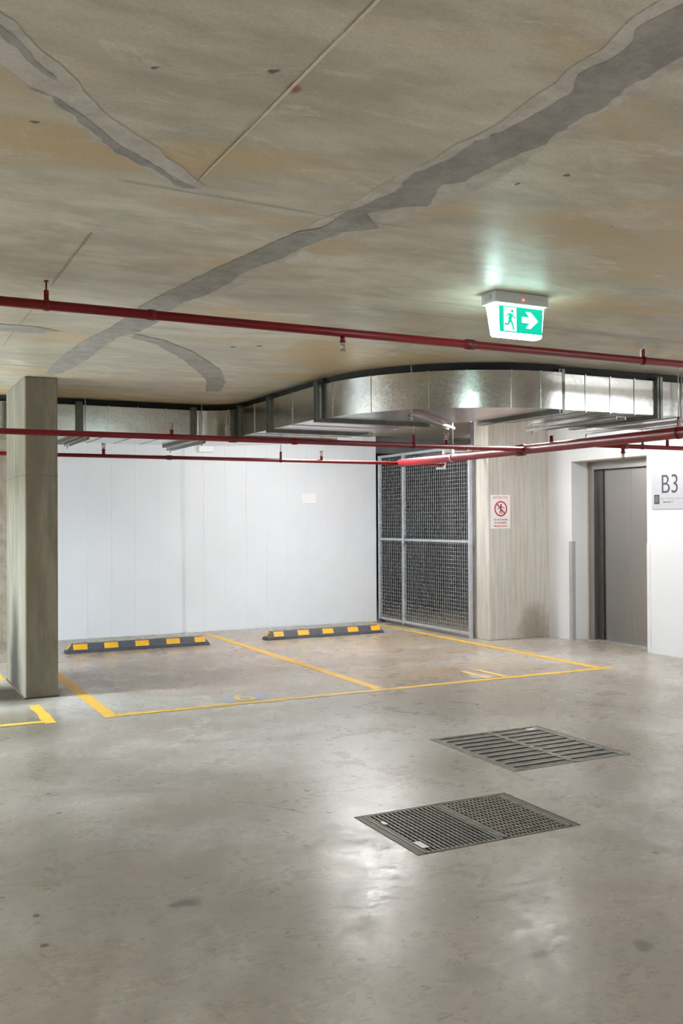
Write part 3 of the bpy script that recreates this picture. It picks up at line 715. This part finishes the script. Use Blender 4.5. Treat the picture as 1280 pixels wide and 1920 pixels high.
for a, c, wd in (((3.064, 2.532), (3.054, 2.498), .017), ((3.064, 2.530), (3.044, 2.527), .007), ((3.044, 2.527), (3.034, 2.514), .006), ((3.066, 2.528), (3.080, 2.512), .006), ((3.080, 2.512), (3.095, 2.512), .006),
                 ((3.058, 2.502), (3.072, 2.476), .010), ((3.072, 2.476), (3.080, 2.446), .008), ((3.053, 2.502), (3.048, 2.474), .010), ((3.048, 2.474), (3.020, 2.474), .008)): limb(a, c, wd)
b.build('running_figure', M['ex_green'], pn)
b = MB(); b.cyl((3.135, 4.074, 2.607), (3.135, 4.070, 2.607), .006, 12); b.build('indicator', M['ex_led'], ex)

# ------------------------------------------------------------------ floor markings
def line(x0, x1, y0, y1, lab, mat='yellow_paint', name='bay_line', cat='painted line', z=.0016, grp='yellow lines of the parking bays', jit=.004):
    rr = random.Random(len(lab)); b = MB()
    L = max(x1 - x0, y1 - y0); k = max(2, int(L / .08)); a1, a2 = [], []
    alongx = (x1 - x0) > (y1 - y0)
    for i in range(k + 1):
        u = i / k; e0 = rr.gauss(0, jit); e1 = rr.gauss(0, jit)
        if alongx: a1.append((x0 + (x1 - x0) * u, y0 + e0)); a2.append((x0 + (x1 - x0) * u, y1 + e1))
        else: a1.append((x0 + e0, y0 + (y1 - y0) * u)); a2.append((x1 + e1, y0 + (y1 - y0) * u))
    for i in range(k):
        q = [a1[i], a1[i + 1], a2[i + 1], a2[i]]
        if not alongx: q.reverse()
        b.poly([(x, y, z) for x, y in q])
    bmesh.ops.remove_doubles(b.bm, verts=b.bm.verts[:], dist=1e-6)
    return tag(b.build(name, M[mat], recalc=False), lab, cat, grp)
line(1.62, 1.72, 7.10, 11.75, 'yellow line along the left side of the left bay, right of the column')
line(3.93, 4.03, 7.20, 11.75, 'yellow line between the two parking bays')
line(6.36, 6.46, 7.20, 11.9, 'yellow line along the right side of the right bay, beside the cage')
line(1.72, 6.52, 7.105, 7.185, 'long yellow line across the open front of both bays', z=.0022)
line(1.19, 1.27, 7.10, 7.86, 'short yellow line on the floor in front of the concrete column')
line(-3.0, 1.19, 7.14, 7.21, 'yellow front line of the bay left of the column', z=.0022)
line(1.10, 1.195, 9.24, 11.9, 'yellow line seen past the left edge of the column')
b = MB(); b.prism([(x, y, .0008) for x, y in ragged([(2.60, 7.24), (2.98, 7.24), (3.06, 7.50), (2.66, 7.50)], .012, .05, 5)], (0, 0, .001))
tag(b.build('paint_patch', M['blue_patch']), 'blue-grey painted patch under the number 6', 'paint patch')
nb = thing('painted_number', 'worn yellow number 6 on a blue-grey patch in the left bay', 'painted number', (2.80, 7.25, 0.0))
text_mesh('digit', '6', .40, M['worn_yellow'], nb, (2.70, 7.235, .0034), (1, 0, 0), (0, 1, 0), .0008)
b = MB(); b.prism([(x, y, .0008) for x, y in ragged([(5.00, 7.24), (5.25, 7.24), (5.25, 7.42), (5.02, 7.42)], .012, .05, 6)], (0, 0, .001))
tag(b.build('paint_patch', M['blue_patch']), 'small pale blue-grey patch beside the number in the right bay', 'paint patch')
nb = thing('painted_number', 'worn yellow number strokes 11 by the front line of the right bay', 'painted number', (5.2, 7.3, 0.0))
for x in (5.09, 5.27):
    b = MB(); b.prism([(x, 7.19, .0028), (x + .06, 7.19, .0028), (x + .06, 7.62, .0028), (x, 7.62, .0028)], (0, 0, .0014)); b.build('digit', M['worn_yellow'], nb)

# ------------------------------------------------------------------ wheel stops
def wheel_stop(x0, x1, y0, marks, lab):
    r = thing('wheel_stop', lab, 'wheel stop', ((x0 + x1) / 2, y0 + .075, 0), 'rubber wheel stops in the parking bays')
    y1_, hh, e = y0 + .15, .10, .075
    b = MB()
    b.hull([(x0, y0, .0), (x1, y0, .0), (x1, y1_, .0), (x0, y1_, .0)], [(x0 + .01, y0 + .004, .028), (x1 - .01, y0 + .004, .028), (x1 - .01, y1_ - .004, .028), (x0 + .01, y1_ - .004, .028)])
    b.hull([(x0 + .01, y0 + .006, .028), (x1 - .01, y0 + .006, .028), (x1 - .01, y1_ - .006, .028), (x0 + .01, y1_ - .006, .028)], [(x0 + e, y0 + .042, hh), (x1 - e, y0 + .042, hh), (x1 - e, y1_ - .042, hh), (x0 + e, y1_ - .042, hh)])
    bmesh.ops.bevel(b.bm, geom=b.bm.edges[:], offset=.003, segments=1, affect='EDGES')
    b.build('body', M['rubber'], r)
    def sl(y, s):           # point on the sloping front face at height fraction s
        return y0 + .006 + .036 * s, .028 + .072 * s
    for mx, wd in marks:
        q = []
        for x, s in ((mx - wd / 2, .12), (mx + wd / 2, .12), (mx + wd / 2, .93), (mx - wd / 2, .93)):
            yy, zz = sl(0, s); q.append((x, yy - .0015, zz + .001))
        b = MB(); b.prism(q, (0, -.002, .001)); b.build('reflector', M['reflector'], r)
    # wrap-around mark on the left end
    def en(s): return x0 + .01 + (e - .01) * s, .028 + .072 * s
    q = []
    for yy, s in ((y0 + .03, .15), (y1_ - .03, .15), (y1_ - .045, .9), (y0 + .045, .9)):
        xx, zz = en(s); q.append((xx - .001, yy, zz + .001))
    b = MB(); b.prism(q, (-.002, 0, .001)); b.build('reflector', M['reflector'], r)
    return r
wheel_stop(2.015, 3.665, 10.70, [(2.175, .155), (2.515, .155), (2.865, .155), (3.225, .16), (3.545, .13)], 'black rubber wheel stop with yellow blocks in the left bay')
wheel_stop(4.385, 6.015, 10.73, [(4.555, .13), (4.885, .15), (5.22, .15), (5.57, .15), (5.895, .13)], 'black rubber wheel stop with yellow blocks in the right bay')

# ------------------------------------------------------------------ floor grates
def grate(g, nb, cross, split, lab, tags, bw=.006, cw=.005):
    x0, x1, y0, y1 = g
    r = thing('floor_grate', lab, 'floor grate', ((x0 + x1) / 2, (y0 + y1) / 2, 0), 'steel grates over the floor sumps')
    b = MB(); e = .042; g_ = .006
    b.box(x0 + g_, x0 + e, y0 + g_, y1 - g_, -.05, .001, .002); b.box(x1 - e, x1 - g_, y0 + g_, y1 - g_, -.05, .001, .002)
    b.box(x0 + e, x1 - e, y0 + g_, y0 + .012, -.05, .001, .002); b.box(x0 + e, x1 - e, y1 - .012, y1 - g_, -.05, .001, .002)
    b.box(x0 - .001, x0 + e, y0 - .001, y1 + .001, -.06, -.05); b.box(x1 - e, x1 + .001, y0 - .001, y1 + .001, -.06, -.05)
    b.build('frame', M['iron_frame'], r)
    xs = [x0 + e] + split + [x1 - e]
    for k in range(len(xs) - 1):
        b = MB(); a, c = xs[k] + .004, xs[k + 1] - .004; ya, yb = y0 + .014, y1 - .014
        b.box(a, a + .012, ya, yb, -.035, .001); b.box(c - .012, c, ya, yb, -.035, .001)
        b.box(a, c, ya, ya + .008, -.035, .001); b.box(a, c, yb - .008, yb, -.035, .001)
        sunk = .008 if k == 0 and bw < .012 else 0.0; low = .0 if bw < .012 else .005
        for i in range(1, nb):
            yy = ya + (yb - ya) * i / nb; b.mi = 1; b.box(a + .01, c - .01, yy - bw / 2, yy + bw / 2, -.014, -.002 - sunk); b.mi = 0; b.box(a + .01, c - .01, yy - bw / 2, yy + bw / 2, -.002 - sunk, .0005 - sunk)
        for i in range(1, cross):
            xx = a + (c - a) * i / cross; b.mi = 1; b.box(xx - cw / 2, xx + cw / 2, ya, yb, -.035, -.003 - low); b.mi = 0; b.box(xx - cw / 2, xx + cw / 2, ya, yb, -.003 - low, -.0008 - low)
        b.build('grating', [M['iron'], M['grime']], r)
    for tx, ty, tw, th in tags:
        b = MB(); b.box(tx - tw / 2, tx + tw / 2, ty - th / 2, ty + th / 2, .0012, .004, .001); b.build('tag', M['tag'], r)
grate(GR1, 15, 17, [2.62], 'nearest square steel floor grate with a fine bar grid', [(2.232, 3.66, .035, .085), (2.235, 4.0, .02, .04)], bw=.008, cw=.0085)
grate(GR2, 10, 32, [3.82], 'farther steel floor grate with lengthwise bars towards the lift', [(4.13, 5.31, .07, .05)], bw=.0121, cw=.006)

# ------------------------------------------------------------------ mesh gate of the storage cage
GX = 6.64
gate = thing('mesh_gate', 'grey wire mesh gate of the storage cage beside the white wall', 'gate', (GX, 10.8, 0))
YG0, YG1, YM, GT = 9.70, 11.96, 11.29, 2.36
for y in (YG0, YM, YG1):
    b = MB(); b.box(GX - .02, GX + .02, y - .02, y + .02, .02 if y != YG0 else 0, GT, .003); b.build('post', M['gate_frame'], gate)
for (ya, yb) in ((YG0 + .02, YM - .02), (YM + .02, YG1 - .02)):
    b = MB(); b.box(GX - .016, GX + .016, ya, yb, 1.16, 1.19, .003); b.build('rail', M['gate_frame'], gate)
    b = MB(); b.box(GX - .016, GX + .016, ya, yb, .04, .075, .003); b.build('bottom_rail', M['gate_frame'], gate)
    b = MB(); b.box(GX - .016, GX + .016, ya, yb, GT - .035, GT, .003); b.build('top_rail', M['gate_frame'], gate)
    b = MB(); rw = .0021
    k = int((yb - ya) / .05)
    for i in range(k + 1):
        y = ya + (yb - ya) * i / k; b.box(GX - .003 - rw, GX - .003 + rw, y - rw, y + rw, .05, GT - .01)
    k = 46
    for i in range(k + 1):
        z = .05 + (GT - .07) * i / k; b.box(GX - .003 - rw, GX - .003 + rw, ya, yb, z - rw, z + rw)
    b.build('wire_mesh', M['wire'], gate)
b = MB(); b.box(GX - .03, GX + .03, YG1 - .08, YG1 - .02, 0, .05, .004); b.build('floor_bolt', M['ink'], gate)
b = MB(); b.box(GX - .035, GX - .02, YM - .05, YM - .02, 1.12, 1.24, .003); b.build('latch', M['zinc'], gate)

# ------------------------------------------------------------------ wall fittings and signs
b = MB(); b.box(5.44, 5.67, BACK + .022, BACK + .035, 1.68, 1.82, .003)
tag(b.build('blank_plate', M['plate_white']), 'small blank white plate on the panel wall left of the cage gate', 'wall plate')
b = MB(); b.box(3.96, 4.16, BACK - .025, BACK + .035, 2.35, 2.43, .006)
tag(b.build('junction_box', M['plate_white']), 'small white box high on the panel wall behind the pipes', 'junction box')
for y0, y1, mt, lab in ((LY1 - .004, LY1 + .05, 'guard', 'grey corner guard on the far edge of the lift opening'), (LY0 - .05, LY0 + .004, 'guard_white', 'pale corner guard on the near edge of the lift opening')):
    b = MB(); b.box(WR - .004, WR, y0, y1, 0.005, 1.18, .001)
    yy = LY1 if mt == 'guard' else LY0
    b.box(WR, WR + .05, yy - .004 if mt == 'guard' else yy, yy if mt == 'guard' else yy + .004, .005, 1.18)
    tag(b.build('corner_guard', M[mt]), lab, 'corner guard', 'corner guards of the lift opening')

# level sign on the right wall; local u runs towards the camera (-y), v up
ls = thing('level_sign', 'brushed metal level sign reading B3 on the white wall right of the lift', 'sign', (WR, 7.42, 1.75))
SY, SX = 7.675, WR - .012
b = MB(); b.box(WR - .012, WR, 7.12, 7.68, 1.545, 1.985, .002); b.build('plate', M['sign_alu'], ls)
def lsx(u, v): return (SX - .0006, SY - u, v)
text_mesh('lettering', 'B3', .285, M['ink'], ls, lsx(.125, 1.715), (0, -1, 0), (0, 0, 1), .0008, thin=-.002, sx=.86)
b = MB(); q = lambda u0, u1, v0, v1: [lsx(u0, v0), lsx(u1, v0), lsx(u1, v1), lsx(u0, v1)]
b.prism(q(.035, .11, 1.60, 1.70), (-.001, 0, 0)); ic = b.build('pictogram', M['ink'], ls)
b = MB(); b.prism([(x - .0012, y, z) for x, y, z in q(.048, .092, 1.618, 1.683)], (-.0006, 0, 0)); b.build('pictogram_field', M['ink_grey'], ic)
b = MB(); b.prism([(x - .002, y, z) for x, y, z in q(.062, .066, 1.625, 1.672)], (-.0005, 0, 0)); b.prism([(x - .002, y, z) for x, y, z in q(.074, .078, 1.625, 1.672)], (-.0005, 0, 0)); b.build('pictogram_figure', M['ink'], ic)
text_mesh('small_lettering', 'Basement 3', .034, M['ink_grey'], ls, lsx(.16, 1.612), (0, -1, 0), (0, 0, 1), .0008, sx=.85)
b = MB(); b.prism(q(.125, .55, 1.654, 1.658), (-.0008, 0, 0)); b.build('rule', M['ink_grey'], ls)

# warning sign on the pillar
ws = thing('warning_sign', 'white warning sign with a red prohibition circle on the concrete pillar', 'sign', (6.885, 9.42, 1.54))
WY = 9.42 - .004
b = MB(); b.box(6.74, 7.03, WY, 9.42, 1.338, 1.742, .001); b.build('panel', M['sign_white'], ws)
text_mesh('heading', 'RESTRICTED', .040, M['sign_pink'], ws, (6.885, WY - .0006, 1.695), (1, 0, 0), (0, 0, 1), .0006, 'CENTER', sx=.95)
for body, zz, mt, s_ in (('DO NOT ENTER', 1.433, 'ink_grey', .028), ('AUTHORISED', 1.396, 'sign_red', .030), ('PERSONS ONLY', 1.357, 'sign_red', .029)):
    text_mesh('lettering', body, s_, M[mt], ws, (6.885, WY - .0006, zz), (1, 0, 0), (0, 0, 1), .0006, 'CENTER', thin=.0006)
b = MB(); n = 32; C_ = (6.889, 1.575); R1_, R0_ = .094, .076
for i in range(n):
    a0, a1 = 2 * math.pi * i / n, 2 * math.pi * (i + 1) / n
    b.prism([(C_[0] + R_ * math.cos(a), WY - .0004, C_[1] + R_ * math.sin(a)) for R_, a in ((R0_, a0), (R1_, a0), (R1_, a1), (R0_, a1))], (0, -.001, 0))
d = math.radians(135)
u_ = Vector((math.cos(d), 0, math.sin(d))); n_ = Vector((-u_.z, 0, u_.x)) * .009; c3 = Vector((C_[0], WY - .0018, C_[1]))
b.prism([c3 - u_ * .08 - n_, c3 + u_ * .08 - n_, c3 + u_ * .08 + n_, c3 - u_ * .08 + n_], (0, -.0008, 0))
b.build('prohibition_circle', M['sign_red'], ws)
b = MB()
def lim(a, c, wd):
    a = Vector((C_[0] + a[0], WY - .0004, C_[1] + a[1])); c = Vector((C_[0] + c[0], WY - .0004, C_[1] + c[1])); dd = (c - a).normalized(); nn = Vector((-dd.z, 0, dd.x)) * wd / 2
    b.prism([a - nn, c - nn, c + nn, a + nn], (0, -.001, 0))
b.cyl((C_[0] + .004, WY - .0014, C_[1] + .044), (C_[0] + .004, WY - .0004, C_[1] + .044), .013, 14)
for a, c, wd in (((0, .03), (.002, -.014), .026), ((-.01, .024), (-.042, -.004), .009), ((.012, .024), (.05, .008), .009), ((-.004, -.012), (-.016, -.058), .011), ((.006, -.012), (.014, -.06), .011)): lim(a, c, wd)
b.build('figure', M['ink'], ws)
